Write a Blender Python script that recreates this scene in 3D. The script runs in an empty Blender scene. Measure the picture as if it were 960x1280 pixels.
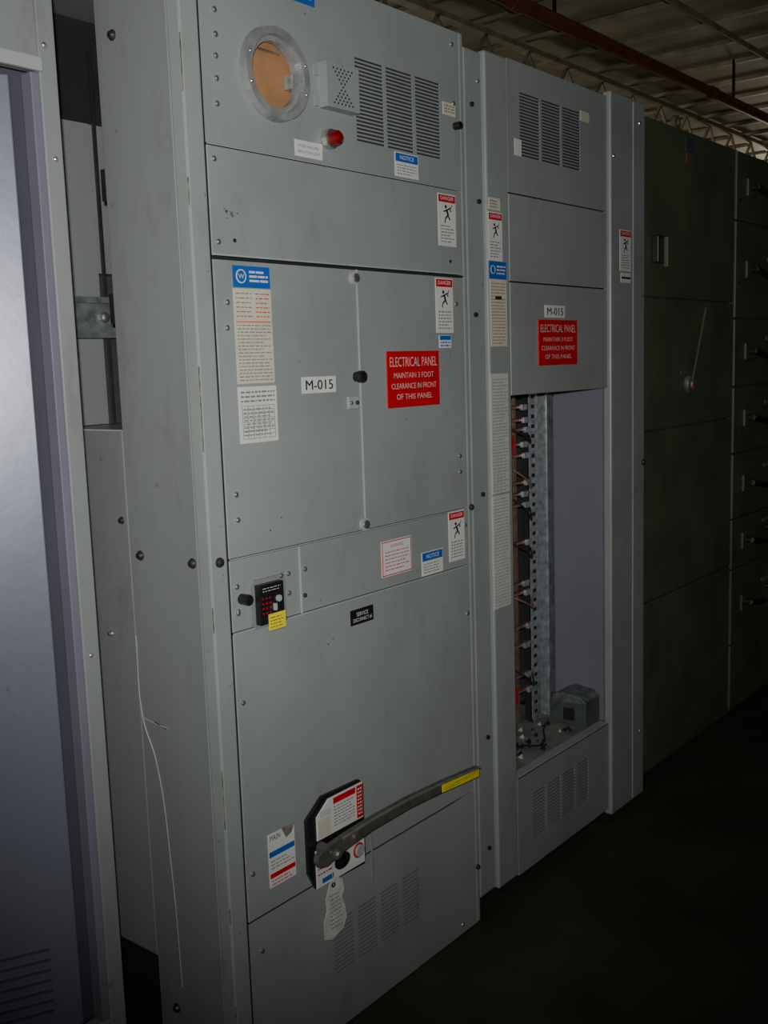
import bpy, math, random, bmesh
from mathutils import Vector, Matrix
random.seed(7)
D=1.494; H=1.50

# ------------------------------------------------------------ materials
def mat(name,col,rough=0.5,metal=0.0,var=0.0,scale=6.0,bump=0.0,bscale=60.0,spec=0.5,streak=False,stain=0.0,stain_col=(0.12,0.11,0.09)):
    m=bpy.data.materials.new(name); m.use_nodes=True; nt=m.node_tree
    b=nt.nodes['Principled BSDF']
    b.inputs['Roughness'].default_value=rough; b.inputs['Metallic'].default_value=metal
    b.inputs['Specular IOR Level'].default_value=spec
    tc=nt.nodes.new('ShaderNodeTexCoord')
    mp=nt.nodes.new('ShaderNodeMapping'); nt.links.new(tc.outputs['Object'],mp.inputs[0])
    if streak: mp.inputs['Scale'].default_value=(1,1,0.15)
    n=nt.nodes.new('ShaderNodeTexNoise'); n.inputs['Scale'].default_value=scale; n.inputs['Detail'].default_value=6
    nt.links.new(mp.outputs[0],n.inputs['Vector'])
    r=nt.nodes.new('ShaderNodeValToRGB')
    r.color_ramp.elements[0].position=0.3; r.color_ramp.elements[1].position=0.7
    r.color_ramp.elements[0].color=tuple(max(0,c*(1-var)) for c in col)+(1,)
    r.color_ramp.elements[1].color=tuple(min(1,c*(1+var)) for c in col)+(1,)
    nt.links.new(n.outputs['Fac'],r.inputs[0]); out=r.outputs[0]
    if stain>0:
        n3=nt.nodes.new('ShaderNodeTexNoise'); n3.inputs['Scale'].default_value=7; n3.inputs['Detail'].default_value=12; n3.inputs['Roughness'].default_value=.75
        mp3=nt.nodes.new('ShaderNodeMapping'); mp3.inputs['Scale'].default_value=(1,1,.45); nt.links.new(tc.outputs['Object'],mp3.inputs[0]); nt.links.new(mp3.outputs[0],n3.inputs['Vector'])
        r3=nt.nodes.new('ShaderNodeValToRGB'); r3.color_ramp.elements[0].position=.54; r3.color_ramp.elements[1].position=.74
        r3.color_ramp.elements[0].color=(0,0,0,1); r3.color_ramp.elements[1].color=(stain,stain,stain,1)
        nt.links.new(n3.outputs['Fac'],r3.inputs[0])
        mx=nt.nodes.new('ShaderNodeMixRGB'); mx.inputs[2].default_value=(*stain_col,1)
        nt.links.new(r3.outputs[0],mx.inputs[0]); nt.links.new(out,mx.inputs[1]); out=mx.outputs[0]
        # small dark flecks
        n4=nt.nodes.new('ShaderNodeTexNoise'); n4.inputs['Scale'].default_value=38; n4.inputs['Detail'].default_value=3
        nt.links.new(tc.outputs['Object'],n4.inputs['Vector'])
        r4=nt.nodes.new('ShaderNodeValToRGB'); r4.color_ramp.elements[0].position=.725; r4.color_ramp.elements[1].position=.76
        r4.color_ramp.elements[0].color=(0,0,0,1); r4.color_ramp.elements[1].color=(.6,.6,.6,1)
        nt.links.new(n4.outputs['Fac'],r4.inputs[0])
        mx2=nt.nodes.new('ShaderNodeMixRGB'); mx2.inputs[2].default_value=(*stain_col,1)
        nt.links.new(r4.outputs[0],mx2.inputs[0]); nt.links.new(out,mx2.inputs[1]); out=mx2.outputs[0]
    nt.links.new(out,b.inputs['Base Color'])
    if bump>0:
        n2=nt.nodes.new('ShaderNodeTexNoise'); n2.inputs['Scale'].default_value=bscale; n2.inputs['Detail'].default_value=4
        nt.links.new(tc.outputs['Object'],n2.inputs['Vector'])
        bp=nt.nodes.new('ShaderNodeBump'); bp.inputs['Strength'].default_value=bump; bp.inputs['Distance'].default_value=0.002
        nt.links.new(n2.outputs['Fac'],bp.inputs['Height']); nt.links.new(bp.outputs[0],b.inputs['Normal'])
    return m
GR=mat('paint_grey',(0.258,0.282,0.271),0.42,0,0.08,4,0.12,120,stain=.32)
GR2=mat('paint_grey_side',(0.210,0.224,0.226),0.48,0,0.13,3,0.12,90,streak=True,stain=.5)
EDGE=mat('paint_edge',(0.34,0.365,0.36),0.4,0,0.08,20)
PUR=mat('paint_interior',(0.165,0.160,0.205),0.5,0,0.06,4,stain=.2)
PUR2=mat('paint_interior_shaded',(0.065,0.063,0.083),0.5,0,0.1,4)  # darkened copy of the interior paint, shade painted on deep and recessed faces
BLU=mat('paint_bluegrey',(0.175,0.183,0.235),0.37,0.30,0.08,4,0.25,20,streak=True,stain=.2)
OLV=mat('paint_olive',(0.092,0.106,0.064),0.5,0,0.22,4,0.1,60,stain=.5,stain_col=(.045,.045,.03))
OLV2=mat('paint_olive_light',(0.11,0.12,0.08),0.5,0,0.15,8)
GAL=mat('galvanised_steel',(0.42,0.46,0.48),0.38,0.6,0.35,50)
GALD=mat('galvanised_dull',(0.16,0.18,0.18),0.5,0.4,0.4,40)
CHR=mat('screw_steel',(0.58,0.58,0.56),0.3,0.9,0.1,40)
BOLT=mat('dark_bolt',(0.05,0.045,0.04),0.45,0.5,0.2,60)
DRK=mat('dark_void',(0.012,0.012,0.012),0.8,0,0.2,20)  # near-black for scraps, and as painted shade inside cabinets and gaps
VNT=mat('recess_shade_grey',(0.035,0.037,0.037),0.8,0,0.2,20)  # dark grey standing in for shade behind vent slots and rear gap
VNT2=mat('recess_shade_pale',(0.10,0.108,0.106),0.7,0,0.2,20)  # paler grey, painted shade behind the faint bottom slots
BLK=mat('black_plastic',(0.012,0.012,0.013),0.35,0,0.2,30)
WHT=mat('label_white',(0.62,0.62,0.60),0.45,0,0.05,12)
CRM=mat('label_cream',(0.56,0.53,0.42),0.5,0,0.06,18)
PAP=mat('label_grey_paper',(0.50,0.50,0.48),0.55,0,0.08,18)
IFL=mat('dusty_interior_floor',(0.20,0.195,0.18),0.6,0,0.4,14,stain=.6)
BLUE=mat('label_blue',(0.01,0.10,0.40),0.4,0,0.05,12)
RED=mat('label_red',(0.52,0.006,0.012),0.4,0,0.05,12)
YEL=mat('label_yellow',(0.80,0.66,0.02),0.45,0,0.08,20)
INK=mat('ink_black',(0.02,0.02,0.025),0.6)
INKG=mat('ink_grey',(0.20,0.19,0.17),0.6)
INKG2=mat('ink_pale',(0.24,0.24,0.23),0.6)
TAN=mat('cardboard',(0.36,0.19,0.09),0.9,0,0.18,12,spec=.1)
RIM=mat('clear_plastic_rim',(0.25,0.26,0.26),0.12,0.2,0.25,30)
LENS=mat('red_lens',(0.16,0.004,0.006),0.12)
COP=mat('copper_bus',(0.34,0.19,0.13),0.4,0.5,0.3,40)
LEV=mat('lever_steel',(0.105,0.104,0.092),0.42,0.3,0.25,40)
LEV2=mat('lever_edge_steel',(0.20,0.20,0.18),0.4,0.3,0.25,40)
TAG=mat('paper_tag',(0.54,0.53,0.48),0.7,0,0.15,40,0.5,50)
CON=mat('concrete',(0.036,0.031,0.016),0.65,0,0.4,3,0.5,30)
CEI=mat('ceiling_deck_paint',(0.34,0.31,0.225),0.75,0,0.3,2)
CEJ=mat('joist_paint',(0.40,0.365,0.27),0.6,0,0.3,8)
PIP=mat('red_pipe_paint',(0.26,0.085,0.055),0.5,0,0.3,10)
WAL=mat('wall_paint',(0.08,0.075,0.06),0.8,0,0.2,2)
SMU=mat('smudge',(0.10,0.11,0.11),0.6,0,0.3,80)
SCR=mat('scratch_white',(0.5,0.51,0.51),0.5)
RST=mat('worn_primer',(0.185,0.170,0.140),0.7,0,0.5,60)

# ------------------------------------------------------------ helpers
def grp(name,loc):
    e=bpy.data.objects.new(name,None); e.location=loc; e.empty_display_size=0.1
    bpy.context.collection.objects.link(e); return e
def adopt(o,p):
    if p is not None:
        o.parent=p; o.matrix_parent_inverse=Matrix.Translation(-Vector(p.location))
def mk(name,verts,faces,m,p=None,bevel=0,smooth=False):
    me=bpy.data.meshes.new(name); me.from_pydata([tuple(v) for v in verts],[],faces); me.update()
    bm=bmesh.new(); bm.from_mesh(me); bmesh.ops.recalc_face_normals(bm,faces=bm.faces); bm.to_mesh(me); bm.free()
    o=bpy.data.objects.new(name,me); bpy.context.collection.objects.link(o); me.materials.append(m); adopt(o,p)
    if smooth:
        for f in me.polygons: f.use_smooth=True
    if bevel:
        b=o.modifiers.new('bevel','BEVEL'); b.width=bevel; b.segments=2; b.limit_method='ANGLE'
    return o
def bxv(x0,x1,y0,y1,z0,z1):
    return [(x0,y0,z0),(x1,y0,z0),(x1,y1,z0),(x0,y1,z0),(x0,y0,z1),(x1,y0,z1),(x1,y1,z1),(x0,y1,z1)]
BF=[(0,3,2,1),(4,5,6,7),(0,1,5,4),(1,2,6,5),(2,3,7,6),(3,0,4,7)]
def box(name,x0,x1,y0,y1,z0,z1,m,p=None,bevel=0):
    return mk(name,bxv(x0,x1,y0,y1,z0,z1),BF,m,p,bevel)
def boxes(name,lst,m,p=None,bevel=0):
    v=[];f=[]
    for b in lst:
        k=len(v); v+=bxv(*b); f+=[tuple(i+k for i in q) for q in BF]
    return mk(name,v,f,m,p,bevel)
def prism(name,pts,y0,y1,m,p=None,bevel=0):
    n=len(pts); v=[(x,y0,z) for x,z in pts]+[(x,y1,z) for x,z in pts]
    f=[tuple(range(n)),tuple(range(2*n-1,n-1,-1))]+[(i,(i+1)%n,n+(i+1)%n,n+i) for i in range(n)]
    return mk(name,v,f,m,p,bevel)
def holed(name,x0,x1,z0,z1,y,th,holes,m,p=None):
    xs=sorted(set([x0,x1]+[h[0] for h in holes]+[h[1] for h in holes])); zs=sorted(set([z0,z1]+[h[2] for h in holes]+[h[3] for h in holes]))
    vid={};v=[];f=[]
    def V(x,z):
        if (x,z) not in vid: vid[(x,z)]=len(v); v.append((x,y,z))
        return vid[(x,z)]
    for i in range(len(xs)-1):
        for j in range(len(zs)-1):
            cx=(xs[i]+xs[i+1])/2; cz=(zs[j]+zs[j+1])/2
            if any(h[0]<cx<h[1] and h[2]<cz<h[3] for h in holes): continue
            f.append((V(xs[i],zs[j]),V(xs[i+1],zs[j]),V(xs[i+1],zs[j+1]),V(xs[i],zs[j+1])))
    me=bpy.data.meshes.new(name); me.from_pydata(v,[],f); me.update()
    o=bpy.data.objects.new(name,me); bpy.context.collection.objects.link(o); me.materials.append(m); adopt(o,p)
    s=o.modifiers.new('solid','SOLIDIFY'); s.thickness=th; s.offset=-1
    return o
def slots(x0,x1,z0,z1,cols,rows,gap=0.01,fill=0.5):
    r=[]; w=(x1-x0-gap*(cols-1))/cols; pz=(z1-z0)/rows
    for c in range(cols):
        for k in range(rows):
            a=x0+c*(w+gap); z=z0+k*pz
            r.append((round(a,4),round(a+w,4),round(z,4),round(z+pz*fill,4)))
    return r
def ring(name,cx,cz,ri,ro,y0,y1,m,p=None,n=40):
    v=[];f=[]
    for i in range(n):
        a=2*math.pi*i/n; c,s=math.cos(a),math.sin(a)
        v+=[(cx+ro*c,y1,cz+ro*s),(cx+ro*.97*c,y0,cz+ro*.97*s),(cx+ri*c,y0,cz+ri*s),(cx+ri*c,y1,cz+ri*s)]
    for i in range(n):
        j=(i+1)%n
        for k in range(4):
            l=(k+1)%4; f.append((4*i+k,4*i+l,4*j+l,4*j+k))
    return mk(name,v,f,m,p)
def disc(name,cx,cz,r,y0,y1,m,p=None,n=24,bevel=0.0,dome=0.0):
    rings=[(r,y1),(r,y0+(dome if dome else 0))]
    if dome:
        for t in (0.35,0.7,0.9): rings.append((r*math.cos(t*math.pi/2),y0+dome*(1-math.sin(t*math.pi/2))))
    v=[];f=[]
    for rr,y in rings:
        for i in range(n):
            a=2*math.pi*i/n; v.append((cx+rr*math.cos(a),y,cz+rr*math.sin(a)))
    for k in range(len(rings)-1):
        for i in range(n):
            j=(i+1)%n; f.append((k*n+i,k*n+j,(k+1)*n+j,(k+1)*n+i))
    f.append(tuple(range(n))); f.append(tuple(range((len(rings)-1)*n,len(rings)*n)))
    return mk(name,v,f,m,p,bevel)
def screw(cx,cz,p,y=-0.004,r=0.006,m=CHR):
    disc('screw',cx,cz,r,y-0.005,y,m,p,14,dome=0.004)
def side_bolt(x,y,z,p,r=0.009,m=BOLT):
    n=14;v=[];f=[]
    for k,(rr,xx) in enumerate([(r*1.15,x),(r*1.15,x-.002),(r,x-.003),(r*.7,x-.008),(0.001,x-.009)]):
        for i in range(n):
            a=2*math.pi*i/n; v.append((xx,y+rr*math.cos(a),z+rr*math.sin(a)))
    for k in range(4):
        for i in range(n):
            j=(i+1)%n; f.append((k*n+i,k*n+j,(k+1)*n+j,(k+1)*n+i))
    mk('side_bolt',v,f,m,p)
def text(body,x,z,w,h,m,y,p=None,name='lettering',bold=0.0):
    cu=bpy.data.curves.new(name,'FONT'); cu.body=body; cu.size=1; cu.offset=bold; cu.resolution_u=3
    cu.align_x='CENTER'
    t=bpy.data.objects.new('tmp',cu); bpy.context.collection.objects.link(t)
    bpy.context.view_layer.update()
    me=bpy.data.meshes.new_from_object(t); bpy.data.objects.remove(t)
    xs=[v.co.x for v in me.vertices]; ys=[v.co.y for v in me.vertices]
    sx=w/(max(xs)-min(xs)); sy=h/(max(ys)-min(ys)); cx=(max(xs)+min(xs))/2; cy=(max(ys)+min(ys))/2
    for v in me.vertices: v.co=Vector((x+(v.co.x-cx)*sx,y,z+(v.co.y-cy)*sy))
    me.materials.clear(); me.materials.append(m); me.name=name
    o=bpy.data.objects.new(name,me); bpy.context.collection.objects.link(o); adopt(o,p); return o
def lines(x0,x1,z0,z1,n,m,y,p=None,fill=0.45,rag=True,seg=(0.004,0.014)):
    v=[];f=[];pz=(z1-z0)/n
    for k in range(n):
        z=z1-(k+1)*pz+pz*0.25; x=x0; end=x1-(random.random()*0.3*(x1-x0) if rag and random.random()<.4 else 0)
        while x<end:
            w=random.uniform(*seg); e=min(x+w,end); i=len(v)
            v+=[(x,y,z),(e,y,z),(e,y,z+pz*fill),(x,y,z+pz*fill)]; f.append((i,i+1,i+2,i+3)); x=e+0.0025
    return mk('small_print',v,f,m,p)
def quad(name,x0,x1,z0,z1,y,m,p): return box(name,x0,x1,y,y+.0006,z0,z1,m,p)
def wire(name,pts,r,m,p):
    cu=bpy.data.curves.new(name,'CURVE'); cu.dimensions='3D'; s=cu.splines.new('BEZIER'); s.bezier_points.add(len(pts)-1)
    for b,q in zip(s.bezier_points,pts): b.co=q; b.handle_left_type=b.handle_right_type='AUTO'
    cu.bevel_depth=r; cu.bevel_resolution=2; cu.materials.append(m)
    t=bpy.data.objects.new('tmp',cu); bpy.context.collection.objects.link(t); bpy.context.view_layer.update()
    me=bpy.data.meshes.new_from_object(t); bpy.data.objects.remove(t); o=bpy.data.objects.new(name,me); bpy.context.collection.objects.link(o); adopt(o,p)

def label(name,x0,x1,z0,z1,m,base=-0.004):
    p=grp(name,((x0+x1)/2,base,(z0+z1)/2)); box('sheet',x0,x1,base-.0012,base+.0002,z0,z1,m,p); return p
def danger(x0,x1,z0,z1,base=-0.004):
    p=label('danger_label',x0,x1,z0,z1,WHT,base); y=base-.0016; w=x1-x0;h=z1-z0
    quad('red_band',x0+.002,x1-.002,z1-h*.16,z1-.003,y,RED,p)
    text('DANGER',(x0+x1)/2,z1-h*.085,w*.75,h*.07,WHT,y-.0006,p)
    cx=(x0+x1)/2; cz=z1-h*.36; s=w*.30
    def limb(a,b,t):
        a=Vector(a);b=Vector(b);d=(b-a).normalized();q=Vector((-d.y,d.x))*t
        pts=[(cx+s*u.x,cz+s*u.y) for u in (a+q,b+q,b-q,a-q)]
        prism('figure_limb',pts,y-.0003,y,INK,p)
    limb((-.1,.35),(.15,-.25),.16); limb((.15,-.25),(-.35,-.6),.1); limb((.15,-.25),(.5,-.75),.1); limb((-.35,-.6),(-.5,-1.1),.08)
    limb((-.05,.3),(-.7,.1),.08); limb((-.05,.3),(.6,.55),.08); limb((.9,.9),(.5,.2),.05); limb((.5,.2),(.8,.25),.05)
    disc('figure_head',cx-s*.25,cz+s*.65,s*.2,y-.0003,y,INK,p,12)
    lines(x0+w*.12,x1-w*.12,z0+h*.06,z0+h*.42,6,INKG,y,p,.35)
    return p
def notice(x0,x1,z0,z1,base=-0.004):
    p=label('notice_label',x0,x1,z0,z1,WHT,base); y=base-.0016; h=z1-z0;w=x1-x0
    quad('blue_band',x0+.002,x1-.002,z1-h*.38,z1-.002,y,BLUE,p)
    text('NOTICE',(x0+x1)/2,z1-h*.2,w*.6,h*.17,WHT,y-.0006,p)
    lines(x0+w*.08,x1-w*.08,z0+h*.08,z0+h*.55,4,INKG,y,p,.35)
def plate_sign(x0,x1,z0,z1,base=-0.004):
    p=grp('electrical_panel_sign',((x0+x1)/2,base,(z0+z1)/2)); box('red_plate',x0,x1,base-.003,base+.0002,z0,z1,RED,p,.0008)
    y=base-.0034; h=z1-z0;w=x1-x0;cx=(x0+x1)/2; bo=-.012
    text('ELECTRICAL PANEL',cx,z1-h*.19,w*.90,h*.165,WHT,y,p,bold=bo)
    text('MAINTAIN 3 FOOT',cx,z1-h*.43,w*.76,h*.095,WHT,y,p,bold=bo)
    text('CLEARANCE IN FRONT',cx,z1-h*.62,w*.86,h*.095,WHT,y,p,bold=bo)
    text('OF THIS PANEL',cx,z1-h*.81,w*.68,h*.095,WHT,y,p,bold=bo)
def idl(x0,x1,z0,z1,base=-0.004):
    p=label('id_label',x0,x1,z0,z1,WHT,base)
    for d in (0,.0009): text('M-015',(x0+x1)/2+d,(z0+z1)/2,(x1-x0)*.80,(z1-z0)*.60,INK,base-.0017-d*.1,p)

# ============================================================ CABINET 1
c1=grp('switchgear_cabinet',(1.73,0.3,0))
X0,XR=1.290,2.175; PL,PR=1.337,2.153; T=2.286
box('corner_post',X0,PL-.002,-.002,.034,0,T,GR,c1,.004)
box('right_post',PR+.002,XR,-.003,.05,0,T,GR,c1,.005)
box('left_side_panel',X0+.001,X0+.013,.035,.245,0,T,GR2,c1,.002)
box('right_side_panel',XR-.015,XR,.052,.9,0,T-.012,GR2,c1)
box('dark_shade_filler',X0+.016,XR-.017,.065,.233,.02,T-.02,DRK,c1)  # near-black filler, painted shade seen through seams and holes
box('upper_vent_shade',1.75,2.10,.012,.02,1.95,2.18,VNT,c1); box('lower_vent_shade',1.57,1.93,.004,.01,.11,.29,VNT2,c1)  # sheets added behind the slots, their grey sets the slot shade
box('top_cover',X0+.014,XR,0.052,.9,T-.012,T,GR2,c1)
box('left_flange',X0+.014,X0+.03,.236,.25,0,T-.012,GR2,c1)
box('rear_lower_panel',X0+.008,X0+.02,.255,.62,.235,1.385,GR2,c1,.003)
box('rear_lower_core',X0+.03,XR-.02,.26,.88,.03,1.37,DRK,c1)
box('rear_shelf',X0+.01,XR-.02,.252,.8,1.372,1.388,EDGE,c1)
box('rear_dark_sheet',X0+.04,XR-.02,.50,.515,1.39,T-.02,DRK,c1)  # near-black sheet standing in for the dark open rear
box('bus_barrier',X0+.055,1.435,.485,.498,1.39,2.045,GR2,c1)
box('rear_gap_shade',1.437,1.75,.490,.498,1.39,1.72,VNT,c1); box('bus_barrier_upper',1.437,1.75,.488,.498,1.725,2.045,GR2,c1)  # the dark sheet is painted shade for the gap below the barrier
box('bus_bracket',X0+.03,1.60,.44,.484,1.585,1.665,GALD,c1,.004)
boxes('bus_bracket_flanges',[(X0+.03,1.60,.425,.438,1.655,1.668),(X0+.03,1.60,.425,.438,1.58,1.592)],GALD,c1)
for x in (1.405,1.44): disc('bracket_bolt',x,1.625,.012,.425,.44,CHR,c1,12,dome=.006)
boxes('rear_rods',[(1.430,1.436,.46,.467,1.39,2.2)],BOLT,c1)
boxes('side_hinges',[(X0+.004,X0+.016,.25,.262,1.84,1.90),(X0+.004,X0+.016,.25,.262,1.60,1.66)],BOLT,c1)
side_bolt(X0+.009,.275,1.20,c1,.007); side_bolt(X0+.009,.34,.95,c1,.006,CHR)
v1=slots(1.766,2.073,1.98,2.155,3,22,.010,.52)
holed('top_panel',PL,PR,1.918,T-.004,-.004,.003,v1+[(1.518-.062,1.518+.062,2.068-.062,2.068+.062)],GR,c1)
plates=[('blank_panel',PL,PR,1.712+.003,1.914),('left_door',PL,1.745,1.137,1.708),('right_door',1.7485,PR,1.137,1.708),
        ('relay_panel',PL,1.5285,.990,1.133),('wire_panel',1.532,PR,.990,1.133),('breaker_cover',PL,PR,.380,.986)]
for n,a,b,c,d in plates: box(n,a,b,-.004,.0,c,d,GR,c1,.0015)
v4=slots(1.589,1.909,.138,.268,4,13,.014,.42)
holed('bottom_panel',PL,PR,.004,.376,-.004,.003,v4,GR,c1)
boxes('folded_lips',[(PL,PR,-.009,-.004,1.7145,1.7175),(PL,PR,-.006,-.004,1.1345,1.1365),(PL,PR,-.008,-.004,.9865,.9895),
  (1.7455,1.748,-.0075,-.003,1.137,1.708),(1.5290,1.5315,-.008,-.003,.990,1.133),(PL,PR,-.006,-.004,1.915,1.917)],EDGE,c1)
box('door_shadow_strip',PL,PR,-.0045,-.003,1.7085,1.7135,DRK,c1)  # dark strip painted as the shadow along the door tops
boxes('worn_corner_edge',[(X0-.0004,X0+.0012,-.0022,.0005,a,a+l) for a,l in [(.12,.1),(.40,.03),(.60,.12),(1.0,.05),(1.35,.16),(1.8,.05),(2.0,.1)]],RST,c1)
# round meter window
ring('meter_bezel',1.518,2.068,.072,.089,-.022,-.003,RIM,c1)
ring('meter_inner_lip',1.518,2.068,.062,.074,-.010,.004,RIM,c1)
box('meter_cardboard',1.44,1.60,.020,.024,1.99,2.15,TAN,c1)
box('meter_clip',1.562,1.590,-.014,.012,2.050,2.078,GAL,c1,.002)
box('meter_wire',1.475,1.55,.006,.010,2.114,2.117,CHR,c1)
for a in (20,160,200,340): screw(1.518+.080*math.cos(math.radians(a)),2.068+.080*math.sin(math.radians(a)),c1,-.020,.004)
hs=[]
for r in range(11):
    k=abs(r-5)+1
    for c in range(k):
        hx=1.698+(c-(k-1)/2)*.0115; hz=2.072+(r-5)*.0068; hs.append((round(hx-.0032,4),round(hx+.0032,4),round(hz-.002,4),round(hz+.002,4)))
holed('buzzer_grille',1.650,1.746,2.030,2.114,-.030,.0015,hs,GR,c1)
box('buzzer_dark_core',1.652,1.744,-.027,-.0045,2.032,2.112,DRK,c1)
boxes('buzzer_sides',[(1.648,1.650,-.030,-.004,2.028,2.116),(1.746,1.748,-.030,-.004,2.028,2.116),(1.65,1.746,-.030,-.004,2.114,2.116),(1.65,1.746,-.030,-.004,2.028,2.030)],GR,c1)
boxes('buzzer_tabs',[(1.634,1.648,-.008,-.004,2.03,2.05),(1.634,1.648,-.008,-.004,2.09,2.11)],GR,c1)
disc('lamp_bezel',1.668,1.968,.020,-.022,-.004,CHR,c1,24,.003)
disc('lamp_lens',1.668,1.968,.0160,-.046,-.022,LENS,c1,24,dome=.016)
for x,z in [(1.372,2.156),(1.372,2.113),(1.370,2.075),(1.369,2.035),(1.367,1.990),(1.352,1.890),(1.352,1.74),(1.367,1.629),(1.363,1.581),(1.363,1.261),(1.364,1.211),
    (1.352,1.080),(1.352,1.027),(1.496,1.081),(1.546,1.082),(1.352,.844),(1.354,.480),(1.369,.304),(2.125,2.25),(2.128,2.116),(2.12,1.644),(2.122,1.27),(2.122,1.23),(2.140,.862),(2.138,1.093),(2.088,.028),(1.496,1.04)]:
    screw(x,z,c1)
screw(1.533+.01,1.026,c1,r=.005,m=BOLT)
for x,z in [(1.394,1.745),(2.10,1.745)]: disc('hole_plug',x,z,.004,-.0055,-.004,BOLT,c1,10)
disc('latch_knob',2.130,2.064,.009,-.024,-.004,BLK,c1,16,.002)
for x,z in [(1.738,1.690),(1.743,1.150)]:
    disc('quarter_turn_washer',x,z,.015,-.009,-.004,EDGE,c1,20); disc('quarter_turn',x,z,.010,-.015,-.009,CHR,c1,16,.002)
disc('door_knob_base',1.734,1.478,.011,-.010,-.004,BLK,c1,20); disc('door_knob',1.734,1.478,.013,-.028,-.010,BLK,c1,20,.004)
box('door_clip',1.700,1.738,-.009,-.004,1.408,1.436,EDGE,c1,.003); screw(1.709,1.422,c1,-.009,.005); screw(1.729,1.422,c1,-.009,.005,BOLT)
for y_,z_ in [(.050,1.132),(.211,1.133),(.192,2.136),(.188,.142)]: side_bolt(X0+.001,y_,z_,c1)
disc('post_bolt',1.313,1.135,.010,-.010,-.002,BOLT,c1,16,dome=.006)
disc('post_bolt',2.167,1.135,.008,-.012,-.003,BOLT,c1,16,dome=.006); disc('post_bolt',2.162,.16,.007,-.012,-.003,BOLT,c1,16,dome=.006)
prism('relay_plate',[(1.395,.985),(1.470,.985),(1.482,.998),(1.482,1.072),(1.470,1.085),(1.395,1.085),(1.383,1.072),(1.383,.998)],-.009,-.004,GR2,c1,.001)
box('relay_body',1.394,1.462,-.024,-.009,.994,1.076,BLK,c1,.002)
boxes('relay_marks',[(1.400+.010*i,1.404+.010*i,-.0248,-.024,z,z+.003) for i in range(3) for z in (1.016,1.026,1.036,1.046)],RED,c1)
lines(1.402,1.455,1.060,1.071,2,PAP,-.0246,c1,.25)
disc('relay_dial',1.445,1.042,.007,-.028,-.024,EDGE,c1,16); box('relay_switch',1.43,1.436,-.030,-.024,1.02,1.034,EDGE,c1)
box('relay_yellow_label',1.414,1.462,-.026,-.0252,.980,1.014,YEL,c1); lines(1.418,1.458,.984,1.010,4,INK,-.0263,c1,.25)
disc('relay_knob',1.362,1.054,.011,-.030,-.004,BLK,c1,18,.003)
screw(1.352,1.030,c1); screw(1.47,1.082,c1,-.009); screw(1.475,.992,c1,-.009)
# breaker operating mechanism
prism('mechanism_flange',[(1.508,.415),(1.530,.372),(1.692,.366),(1.697,.380),(1.697,.560),(1.684,.572),(1.560,.575),(1.508,.538)],-.014,-.004,BLK,c1,.002)
prism('mechanism_upper_plate',[(1.535,.482),(1.690,.482),(1.690,.566),(1.575,.566),(1.535,.536)],-.017,-.014,WHT,c1,.001)
box('upper_plate_red_column',1.668,1.688,-.0178,-.017,.486,.562,RED,c1)
box('upper_plate_red_title',1.590,1.664,-.0178,-.017,.548,.562,RED,c1)
lines(1.590,1.660,.495,.545,7,INKG,-.0176,c1,.3); box('upper_plate_pink',1.545,1.582,-.0174,-.017,.530,.545,PAP,c1)
lines(1.671,1.686,.492,.558,8,WHT,-.0182,c1,seg=(.003,.006))
box('upper_plate_cream',1.537,1.578,-.0185,-.017,.486,.528,CRM,c1)
box('mechanism_lower_plate',1.528,1.690,-.017,-.014,.374,.462,WHT,c1,.001)
prism('oval_window',[(1.612+.026*math.cos(k*.3927),.408+.019*math.sin(k*.3927)) for k in range(16)],-.0185,-.017,BLK,c1)
disc('selector_dial',1.668,.410,.014,-.024,-.017,EDGE,c1,20,.002); ring('selector_ring',1.668,.410,.014,.018,-.0186,-.017,RED,c1)
box('lower_plate_blue',1.545,1.582,-.0178,-.017,.381,.392,BLUE,c1)
lines(1.532,1.58,.400,.425,2,RED,-.0176,c1,.3)
lv=[(1.480,.470),(1.488,.455),(1.51,.450),(1.58,.464),(1.66,.472),(1.80,.474),(1.95,.466),(2.086,.455),(2.088,.482),(1.95,.494),(1.80,.502),(1.66,.502),(1.58,.498),(1.50,.490),(1.484,.483)]
prism('operating_lever',lv,-.068,-.054,LEV,c1,.002)
prism('lever_top_flange',[(1.56,.492),(1.66,.497),(1.80,.497),(1.95,.489),(2.086,.478),(2.088,.482),(1.95,.494),(1.80,.502),(1.66,.502),(1.56,.497)],-.072,-.067,LEV2,c1,.001)
disc('lever_pivot',1.540,.468,.013,-.074,-.017,LEV,c1,20,.003); disc('lever_pivot_bolt',1.540,.468,.007,-.079,-.074,CHR,c1,6)
disc('lever_pin',1.60,.482,.006,-.074,-.068,CHR,c1,12)
prism('lever_yellow_label',[(1.925,.4695),(2.080,.4575),(2.082,.4765),(1.925,.4890)],-.0700,-.068,YEL,c1)
lines(1.935,2.075,.470,.479,2,INK,-.0704,c1,.3,rag=False)
box('lever_guide',1.7265,1.7295,-.008,-.004,.306,.415,GR2,c1)
tp=[(1.560,.388),(1.585,.392),(1.602,.378),(1.606,.352),(1.598,.338),(1.606,.318),(1.612,.285),(1.598,.262),(1.560,.252),(1.535,.262),(1.533,.300),(1.545,.325),(1.543,.352),(1.552,.372)]
tagp=grp('paper_tag',(1.57,-.030,.32)); prism('tag_sheet',[(x*.97+.043,z-.004) for x,z in tp],-.030,-.0285,TAG,tagp,.0005)
ring('tag_eyelet',1.565,.374,.003,.006,-.032,-.028,BOLT,tagp,16)
lines(1.552,1.59,.271,.356,9,INKG2,-.0304,tagp,.3); wire('tag_string',[(1.565,-.031,.374),(1.560,-.034,.41),(1.548,-.045,.455)],.0008,SCR,tagp)

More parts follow.
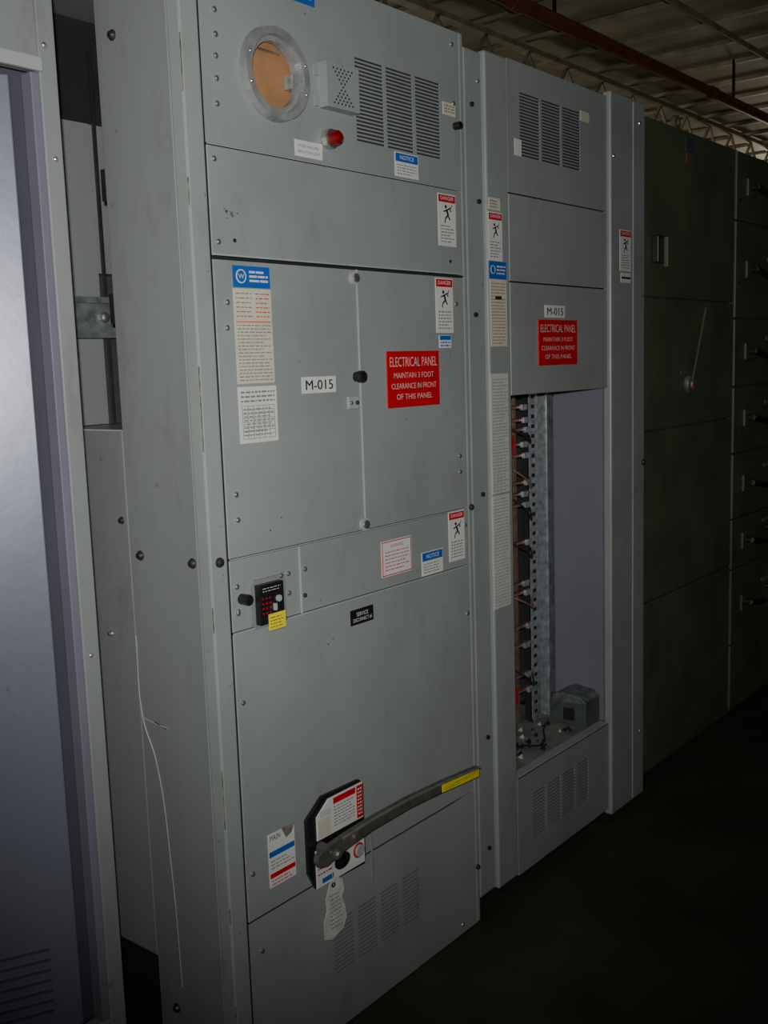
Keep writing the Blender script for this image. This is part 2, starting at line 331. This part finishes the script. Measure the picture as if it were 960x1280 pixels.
# stickers cabinet 1
danger(2.054,2.126,1.780,1.902); danger(2.036,2.106,1.574,1.704); danger(2.066,2.134,1.008,1.134)
p=label('arc_flash_label',2.046,2.095,1.538,1.568,WHT); quad('blue',2.048,2.093,1.557,1.567,-.0058,BLUE,p); lines(2.05,2.09,1.54,1.555,2,BLUE,-.0058,p)
notice(1.894,1.980,1.922,1.975); notice(1.952,2.038,.992,1.050)
p=label('instruction_label',1.800,1.913,1.016,1.100,WHT)
boxes('red_border',[(1.802,1.911,-.0058,-.0052,1.096,1.098),(1.802,1.911,-.0058,-.0052,1.018,1.020),(1.802,1.804,-.0058,-.0052,1.018,1.098),(1.909,1.911,-.0058,-.0052,1.018,1.098)],RED,p)
text('WARNING',1.856,1.086,.05,.008,RED,-.0058,p); lines(1.812,1.90,1.028,1.078,6,RED,-.0058,p,.25)
p=label('indicator_label',1.571,1.652,1.924,1.956,WHT); text('FUSE FAILURE',1.611,1.945,.06,.006,BLUE,-.0058,p); text('INDICATING LIGHT',1.611,1.934,.066,.006,BLUE,-.0058,p)
p=label('inspection_label',2.083,2.134,2.085,2.114,CRM); lines(2.088,2.13,2.09,2.11,3,INKG,-.0058,p)
p=label('header_label',1.538,1.646,2.222,2.262,BLUE); lines(1.55,1.635,2.23,2.25,2,WHT,-.0058,p)
idl(1.561,1.666,1.448,1.482); plate_sign(1.840,2.040,1.403,1.532)
p=label('nameplate_label',1.384,1.482,1.658,1.699,BLUE)
ring('logo_ring',1.405,1.679,.011,.0135,-.0062,-.0056,WHT,p,28); text('W',1.405,1.679,.015,.009,WHT,-.0059,p)
lines(1.426,1.476,1.667,1.692,3,WHT,-.0059,p,.5,seg=(.012,.03))
p=label('data_sheet_label',1.383,1.483,1.474,1.656,CRM)
quad('red_rule',1.386,1.480,1.592,1.5935,-.0058,RED,p)
lines(1.388,1.478,1.478,1.59,17,INKG,-.0058,p,.3); lines(1.388,1.43,1.60,1.652,6,INKG,-.0058,p,.25); lines(1.44,1.478,1.60,1.652,6,RED,-.0058,p,.2)
p=label('torque_table_label',1.382,1.486,1.358,1.468,WHT)
lines(1.388,1.480,1.436,1.462,3,INKG,-.0058,p,.4,rag=False)
boxes('table_rules',[(1.390+.0145*i,1.391+.0145*i,-.0057,-.0052,1.366,1.430) for i in range(7)]+[(1.390,1.477,-.0057,-.0052,1.366+.008*i,1.367+.008*i) for i in range(9)],INKG,p)
lines(1.393,1.475,1.37,1.428,8,INKG2,-.0058,p,.4)
p=label('breaker_nameplate',1.685,1.764,.927,.962,BLK); text('SERVICE',1.725,.950,.040,.009,WHT,-.0058,p); text('DISCONNECT #1',1.725,.937,.064,.009,WHT,-.0058,p)
p=label('mains_label',1.400,1.478,.428,.545,WHT)
text('MAIN',1.42,.535,.03,.012,INK,-.0058,p); quad('blue_strip',1.402,1.476,.494,.506,-.0058,BLUE,p); quad('red_strip',1.402,1.476,.448,.458,-.0058,RED,p)
lines(1.405,1.473,.466,.489,3,INKG,-.0058,p,.3); lines(1.405,1.473,.431,.446,2,RED,-.0058,p,.3)
prism('torn_corner',[(1.440,.546),(1.452,.522),(1.468,.528),(1.479,.546)],-.0062,-.0050,RST,p)
def spots(n,cx,cz,sx,sz,r,m,p,y=-.0043):
    for i in range(n):
        a=random.gauss(cx,sx);b=random.gauss(cz,sz); q=random.uniform(.4,1)*r
        prism('paint_wear',[(a+q*random.uniform(.5,1.3)*math.cos(t),b+q*random.uniform(.4,1.2)*math.sin(t)) for t in [k*1.047 for k in range(6)]],y,y+.001,m,p)
spots(10,1.383,1.795,.010,.010,.004,SMU,c1); spots(3,1.60,.905,.02,.004,.003,SMU,c1); spots(2,1.47,1.20,.01,.01,.003,BOLT,c1)
spots(12,1.316,1.2,.008,.6,.002,SMU,c1,-.0023)
wire('side_scratch',[(X0,.244,.96),(X0,.238,.78),(X0,.205,.70),(X0,.175,.45),(X0,.165,.20)],.0012,EDGE,c1)
wire('side_scratch',[(X0,.243,.785),(X0,.20,.779),(X0,.155,.776)],.0012,EDGE,c1); wire('side_scratch',[(X0,.20,.782),(X0,.165,.774)],.0010,BOLT,c1)

# ============================================================ SECTION 2
c2=grp('distribution_cabinet',(2.67,0.3,0))
x2a,x2b=2.184,3.162; XP=2.928
box('left_mullion',x2a,2.262,.004,.04,.055,2.262,GR,c2,.006)
box('wireway_cover',2.266,2.368,-.004,.02,.05,2.268,GR,c2,.005)
v2=slots(2.433,2.760,2.036,2.200,3,20,.010,.55)
holed('upper_panel',2.372,XP-.006,1.937,2.270,-.001,.003,v2,GR,c2)
box('upper_vent_shade',2.42,2.78,.012,.02,2.02,2.22,VNT,c2); box('lower_vent_shade',2.44,2.80,.006,.012,.11,.29,VNT,c2)  # added sheets, dark colour stands in for shade in the slots
box('upper_panel_middle',2.372,XP-.006,-.002,.004,1.710,1.934,GR,c2,.0015)
box('upper_panel_lower',2.372,XP-.006,-.002,.004,1.410,1.707,GR,c2,.0015)
v3=slots(2.452,2.790,.128,.268,4,14,.014,.5)
holed('lower_panel',2.372,XP-.004,.045,.335,-.002,.004,v3,GR,c2)
box('lower_panel_lip',2.372,XP-.004,-.002,.03,.331,.337,EDGE,c2,.001)
box('right_pilaster',XP,x2b,-.012,.016,.022,T,GR,c2,.005)
box('pilaster_rib',3.075,3.08,-.014,-.010,.03,T-.01,EDGE,c2)
box('upper_core',2.20,3.14,.06,.6,1.44,2.25,DRK,c2); box('lower_core',2.20,3.14,.05,.6,.03,.325,DRK,c2)
box('base_plinth',2.19,3.15,.03,.6,0,.045,DRK,c2)
box('right_side_panel',x2b-.012,x2b,.018,.9,.02,T,GR2,c2); box('left_side_panel',x2a,x2a+.012,.05,.9,.02,2.26,GR2,c2)
box('top_cover',x2a+.013,x2b-.013,.062,.9,2.262,2.275,GR2,c2); box('back_panel',x2a+.012,x2b-.012,.60,.612,.02,2.26,DRK,c2)
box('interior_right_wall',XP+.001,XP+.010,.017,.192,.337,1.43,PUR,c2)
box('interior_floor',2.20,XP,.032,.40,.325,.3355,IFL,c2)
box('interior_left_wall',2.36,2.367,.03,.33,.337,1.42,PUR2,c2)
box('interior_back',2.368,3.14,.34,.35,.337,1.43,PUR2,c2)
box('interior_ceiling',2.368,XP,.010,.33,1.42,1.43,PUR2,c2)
box('support_channel',2.888,2.926,.193,.235,.337,1.418,GALD,c2,.002); box('support_channel_flange',2.880,2.888,.19,.235,.337,1.418,GAL,c2,.001)
hh=[]
for k in range(34): 
    z=.36+k*.031; hh.append((2.812,2.836,round(z,4),round(z+.012,4)))
holed('punched_channel',2.800,2.850,.337,1.418,.205,.003,hh,GAL,c2)
box('punched_channel_core',2.802,2.850,.215,.235,.337,1.418,DRK,c2)
box('channel_shade_strip',2.852,2.879,.225,.235,.337,1.418,BOLT,c2)  # dark strip painted for the shade between the two channels
zz=[1.355,1.315,1.285,1.24,1.205,1.12,1.085,1.05,.93,.80,.77,.66,.60,.50,.45]
boxes('bus_stubs',[(2.62,2.80,.205,.225,z,z+.009) for z in zz],COP,c2,.002)
boxes('bus_stub_clips',[(2.745+.01*(i%3),2.775+.01*(i%3),.196,.206,z-.005,z+.013) for i,z in enumerate(zz)],GAL,c2,.001)
boxes('vertical_bus_bars',[(2.640,2.662,.235,.245,.34,1.418),(2.695,2.717,.245,.255,.34,1.418),(2.750,2.772,.235,.245,.34,1.418)],COP,c2,.001)
boxes('bus_insulators',[(2.60,2.79,.25,.29,z,z+.03) for z in (1.33,1.10,.86,.62,.40)],BLK,c2,.003)
boxes('support_angle',[(2.60,2.615,.20,.24,.337,1.418),(2.724,2.732,.225,.235,.337,1.418)],GALD,c2)
boxes('red_insulators',[(2.655,2.700,.195,.204,1.215,1.275),(2.64,2.70,.195,.204,.43,.48)],RED,c2,.003)
for i,(z,l) in enumerate([(1.30,.05),(1.18,.07),(1.09,.08),(.95,.06),(.78,.05),(.55,.07)]):
    wire('control_wire',[(2.66,.19,z),(2.70,.16,z-l*.5),(2.75,.17,z-l),(2.79,.2,z-l*.6)],.003,(BOLT,COP,BOLT)[i%3],c2)
db=grp('wire_debris',(2.7,.1,.337))
for i in range(44):
    a=random.uniform(2.42,2.80);b=random.uniform(.04,.20); s=random.uniform(.006,.024)
    mk('scrap',[(a,b,.3365),(a+s,b+s*.4,.3365),(a+s*.3,b+s,.3365),(a+s*.5,b+s*.4,.337+s*.6)],[(0,1,2),(0,1,3),(1,2,3),(2,0,3)],random.choice([BOLT,DRK,GALD,DRK,DRK,PAP]),db)
wire('loose_wire',[(2.45,.06,.342),(2.55,.10,.352),(2.62,.07,.342),(2.74,.13,.345)],.003,BOLT,db)
gb=grp('junction_box',(2.86,.08,.37))
def ybox(name,pts,x0,x1,m,p,bevel=0):
    n=len(pts); v=[(x0,y,z) for y,z in pts]+[(x1,y,z) for y,z in pts]
    f=[tuple(range(n)),tuple(range(2*n-1,n-1,-1))]+[(i,(i+1)%n,n+(i+1)%n,n+i) for i in range(n)]
    return mk(name,v,f,m,p,bevel)
BXG=mat('box_grey',(.07,.085,.073),.45,0,.3,20)
ybox('shell',[(.030,.338),(.158,.338),(.160,.41),(.145,.430),(.115,.440),(.05,.432),(.030,.42)],2.832,2.926,BXG,gb,.004)
ybox('cover_flap',[(.036,.415),(.152,.41),(.143,.434),(.113,.446),(.048,.438),(.032,.424)],2.826,2.926,GALD,gb,.002)
box('knockout',2.829,2.832,.07,.11,.355,.395,DRK,gb,.002)
for x,z in [(2.214,1.62),(2.230,1.160),(2.228,.186),(2.214,2.130),(2.238,1.90),(2.232,.50)]:
    disc('mullion_bolt',x,z,.006,-.002,.004,BOLT,c2,12)
disc('pilaster_bolt',3.148,1.16,.009,-.022,-.012,BOLT,c2,14,dome=.005)
screw(2.245,2.19,c2,.004); screw(3.12,2.22,c2,-.012); screw(2.945,2.1,c2,-.012); screw(3.13,.25,c2,-.012)
p=label('inspection_label',2.272,2.326,1.884,1.914,CRM); lines(2.277,2.32,1.888,1.91,3,INKG,-.0058,p)
danger(2.269,2.333,1.757,1.879)
p=label('nameplate_label',2.270,2.350,1.712,1.756,BLUE); ring('logo_ring',2.286,1.735,.009,.011,-.0062,-.0056,WHT,p,24); lines(2.303,2.345,1.722,1.748,3,WHT,-.0059,p)
p=label('data_sheet_label',2.272,2.350,1.540,1.711,CRM); lines(2.277,2.344,1.545,1.705,20,INKG,-.0058,p,.3); quad('grey_block',2.295,2.325,1.66,1.668,-.0058,INK,p)
p=label('torque_table_label',2.267,2.350,1.155,1.470,PAP); lines(2.272,2.344,1.16,1.46,36,INKG2,-.0058,p,.25)
boxes('rules',[(2.272+.018*i,2.2728+.018*i,-.0057,-.0052,1.16,1.40) for i in range(5)],INKG2,p)
p=label('circuit_schedule_label',2.266,2.348,.845,1.150,PAP); lines(2.272,2.342,.85,1.145,34,INKG2,-.0058,p,.25)
danger(2.985,3.060,1.765,1.889,-.012)
p=label('arc_flash_label',2.992,3.058,1.730,1.760,WHT,-.012); quad('band',2.994,3.056,1.742,1.748,-.0138,INK,p)
label('vent_sticker',2.405,2.438,2.034,2.076,WHT,-.001); label('vent_sticker',2.760,2.812,2.175,2.203,CRM,-.001)
plate_sign(2.510,2.728,1.486,1.612,-.002); idl(2.549,2.660,1.618,1.652,-.002)

# ============================================================ OLIVE CABINETS
F=.066-.012
def olive(name,x0,x1,rows):
    p=grp(name,((x0+x1)/2,.3,0)); FF=.066
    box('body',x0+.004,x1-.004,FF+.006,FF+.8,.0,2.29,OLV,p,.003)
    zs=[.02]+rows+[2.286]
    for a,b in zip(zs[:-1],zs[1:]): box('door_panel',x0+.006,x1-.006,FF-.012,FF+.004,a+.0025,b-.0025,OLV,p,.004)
    return p
g1=olive('motor_control_cabinet',3.170,4.110,[.643,1.247,1.700])
box('latch_body',3.355,3.41,F-.025,F,1.815,1.905,BOLT,g1,.004); box('latch_bar',3.395,3.405,F-.04,F-.025,1.80,1.90,OLV2,g1,.002)
disc('rotary_hub',3.66,1.397,.034,F-.018,F,GALD,g1,24,.004); disc('rotary_core',3.66,1.397,.018,F-.028,F-.018,COP,g1,18,.003)
prism('rotary_handle',[(3.652,1.40),(3.668,1.40),(3.788,1.67),(3.776,1.675)],F-.024,F-.016,OLV,g1,.002)
ring('lifting_eye',3.608,2.312,.012,.026,F+.02,F+.035,OLV2,g1,20)
box('nameplate',3.63,3.70,F-.002,F,2.215,2.262,mat('plate_dim',(.06,.08,.12),.4),g1); box('nameplate',3.635,3.69,F-.002,F,2.175,2.21,mat('plate_dim2',(.16,.10,.08),.5),g1)
box('nameplate',3.60,3.70,F-.002,F,1.432,1.447,OLV2,g1)
for x,z in [(3.22,2.2),(3.22,.72),(4.05,2.2),(4.05,.72),(4.05,1.32),(4.05,1.63)]: screw(x,z,g1,F,.008,BOLT)
for k,(a,b) in enumerate([(4.118,4.72),(4.728,5.33),(5.338,5.94)]):
    rows=[.30,.62,.83,1.10,1.37,1.64,2.02]
    g2=olive('motor_control_cabinet',a,b,rows)
    zs=rows+[2.28]
    for j,z in enumerate(rows):
        zc=(z+zs[j+1])/2
        box('handle_base',a+.10,a+.22,F-.012,F,zc-.03,zc+.04,OLV,g2,.004)
        prism('breaker_handle',[(a+.12,zc-.005),(a+.30,zc-.03),(a+.31,zc-.012),(a+.125,zc+.02)],F-.045,F-.030,BOLT,g2,.003)
        disc('handle_pivot',a+.14,zc+.006,.013,F-.048,F-.012,BOLT,g2,16,.003)
        disc('pilot_light',a+.42,zc+.02,.012,F-.014,F,BOLT,g2,16,dome=.008)
        disc('door_fastener',a+.03,zc-.05,.006,F-.006,F,BOLT,g2,12)
        box('nameplate',a+.36,a+.46,F-.002,F,zc+.05,zc+.065,INKG,g2)

# ============================================================ LEFT CABINET (open front, inner slanted panel)
c3=grp('steel_enclosure',(.9,.5,0))
yf=.23
box('right_stile',1.152,1.190,yf,yf+.03,.0,T,GR2,c3,.003)
box('stile_outer_return',1.176,1.190,yf+.03,.85,0,T,GR2,c3)
box('top_rail',.30,1.152,yf,yf+.03,2.055,T,GR2,c3,.003); box('top_rail_lip',.30,1.152,yf-.012,yf,2.05,2.075,EDGE,c3,.002)
box('bottom_rail',.30,1.152,yf,yf+.03,.0,.175,GR2,c3,.003)
box('left_stile',.30,.34,yf,yf+.03,.175,2.055,GR2,c3,.003)
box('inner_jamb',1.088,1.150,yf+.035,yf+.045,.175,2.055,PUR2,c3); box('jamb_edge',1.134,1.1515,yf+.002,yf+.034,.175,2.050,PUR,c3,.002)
box('rear_skin',.30,1.176,.84,.85,.0,T,GR2,c3); box('roof',.30,1.176,.262,.84,T-.012,T,GR2,c3); box('left_skin',.30,.312,.262,.84,0,T-.012,GR2,c3)
def slant(name,u0,u1,z0,z1,off,th,m,bevel=0.0):
    a=math.radians(27); ax,ay=1.096,yf+.012; t=Vector((-math.cos(a),math.sin(a))); n=Vector((-math.sin(a),-math.cos(a)))
    P=lambda u,o:(ax+t.x*u+n.x*o, ay+t.y*u+n.y*o)
    v=[];  
    for z in (z0,z1):
        for u,o in ((u0,off),(u1,off),(u1,off-th),(u0,off-th)): v.append((*P(u,o),z))
    return mk(name,v,BF,m,c3,bevel)
slant('inner_door',0,.60,.19,2.04,0,.02,BLU,.003)
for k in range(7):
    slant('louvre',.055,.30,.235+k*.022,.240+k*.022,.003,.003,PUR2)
for z in (2.10,2.19,2.25): screw(1.165,z,c3,yf,.006)
screw(1.172,1.9,c3,yf,.005); screw(1.168,.95,c3,yf,.005)

# ============================================================ ROOM
def room(name,x0,x1,y0,y1,z0,z1,m): return box(name,x0,x1,y0,y1,z0,z1,m)
room('floor',-4,24,-6,9,-.1,0,CON); room('ceiling',-4,24,-6,9,3.95,4.05,CEI)
room('wall_back',-4,24,9,9.1,0,3.95,WAL); room('wall_right',24,24.1,-6,9,0,3.95,WAL)
room('wall_left',-4.1,-4,-6,9,0,3.95,WAL); room('wall_front',-4,24,-6.1,-6,0,3.95,WAL)
cj=grp('ceiling_joists',(10,2,3.8))
boxes('deck_ribs',[(x*.60,x*.60+.05,-2,9,3.92,3.95) for x in range(2,38)],CEJ,cj)
for yy in (0.6,2.9,5.2,7.5):
    boxes('joist_chords',[(1,23.5,yy-.04,yy+.04,3.86,3.90),(1,23.5,yy-.03,yy+.03,3.50,3.53)],CEJ,cj)
    v=[];f=[];x=1.0;k=0
    while x<23:
        for dx0,dx1 in ((0,.3),(.6,.3)):
            a=(x+dx0,3.53);b=(x+dx1,3.86);i=len(v)
            for y_ in (yy-.012,yy+.012):
                v+=[(a[0]-.012,y_,a[1]),(a[0]+.012,y_,a[1]),(b[0]+.012,y_,b[1]),(b[0]-.012,y_,b[1])]
            f+=[tuple(i+q for q in r) for r in [(0,1,2,3),(4,5,6,7),(0,1,5,4),(1,2,6,5),(2,3,7,6),(3,0,4,7)]]
        x+=.6
    mk('joist_web',v,f,CEJ,cj)
def xpipe(name,x0,x1,y,z,r,m,p):
    n=16;v=[];f=[]
    for x in (x0,x1):
        for i in range(n): a=2*math.pi*i/n; v.append((x,y+r*math.cos(a),z+r*math.sin(a)))
    for i in range(n): f.append((i,(i+1)%n,n+(i+1)%n,n+i))
    f.append(tuple(range(n))); f.append(tuple(range(n,2*n))); mk(name,v,f,m,p)
pp=grp('sprinkler_pipe',(8,1.97,3.6)); xpipe('main_run',1,20,1.93,3.60,.045,PIP,pp)
for x in (5.5,8.5,11.5,14.5): xpipe('coupling',x,x+.08,1.93,3.60,.055,PIP,pp); box('hanger',x+.5,x+.515,1.92,1.94,3.64,3.95,BOLT,pp)
pc=grp('conduit',(8,1.3,3.7)); xpipe('run',1,20,1.35,3.68,.02,CEJ,pc)
pc=grp('conduit',(8,4,3.7)); xpipe('run',1,22,3.9,3.70,.03,BOLT,pc)

# ============================================================ LIGHT + CAMERA
def light(name,kind,loc,e,col,size=.1):
    l=bpy.data.lights.new(name,kind); l.energy=e; l.color=col; l.shadow_soft_size=size
    o=bpy.data.objects.new(name,l); o.location=loc; bpy.context.collection.objects.link(o); return o
fl=light('camera_flash','SPOT',(-.05,-D-.02,H+.07),208,(1.0,.995,.97),.025)
fl.data.spot_size=math.radians(90); fl.data.spot_blend=1.0
fl.rotation_euler=(Vector((1.85,0,1.66))-fl.location).to_track_quat('-Z','Y').to_euler()
light('ceiling_fill_lamp','POINT',(8,6,3.0),120,(1,.9,.7),.4)  # unseen lamp, added to brighten the dim ceiling
light('ceiling_fill_lamp','POINT',(15,3.2,2.9),160,(1,.9,.7),.4)  # second unseen lamp, added for the far ceiling
w=bpy.data.worlds.new('world'); bpy.context.scene.world=w; w.use_nodes=True
w.node_tree.nodes['Background'].inputs[0].default_value=(.5,.55,.6,1); w.node_tree.nodes['Background'].inputs[1].default_value=.02

X=Vector((0.6304,-0.1290,0.7654)); Y=Vector((-0.7755,-0.0632,0.6281)); Z=Vector((-0.0327,-0.9896,-0.1400))
Rm=Matrix(((X[0],-X[1],-X[2]),(Y[0],-Y[1],-Y[2]),(Z[0],-Z[1],-Z[2])))
cd=bpy.data.cameras.new('camera'); cam=bpy.data.objects.new('camera',cd); bpy.context.collection.objects.link(cam)
cam.matrix_world=Matrix.Translation((0,-D,H))@Rm.to_4x4()
cd.sensor_fit='VERTICAL'; cd.sensor_height=36; cd.lens=36*1293/1280; cd.clip_start=.02
bpy.context.scene.camera=cam
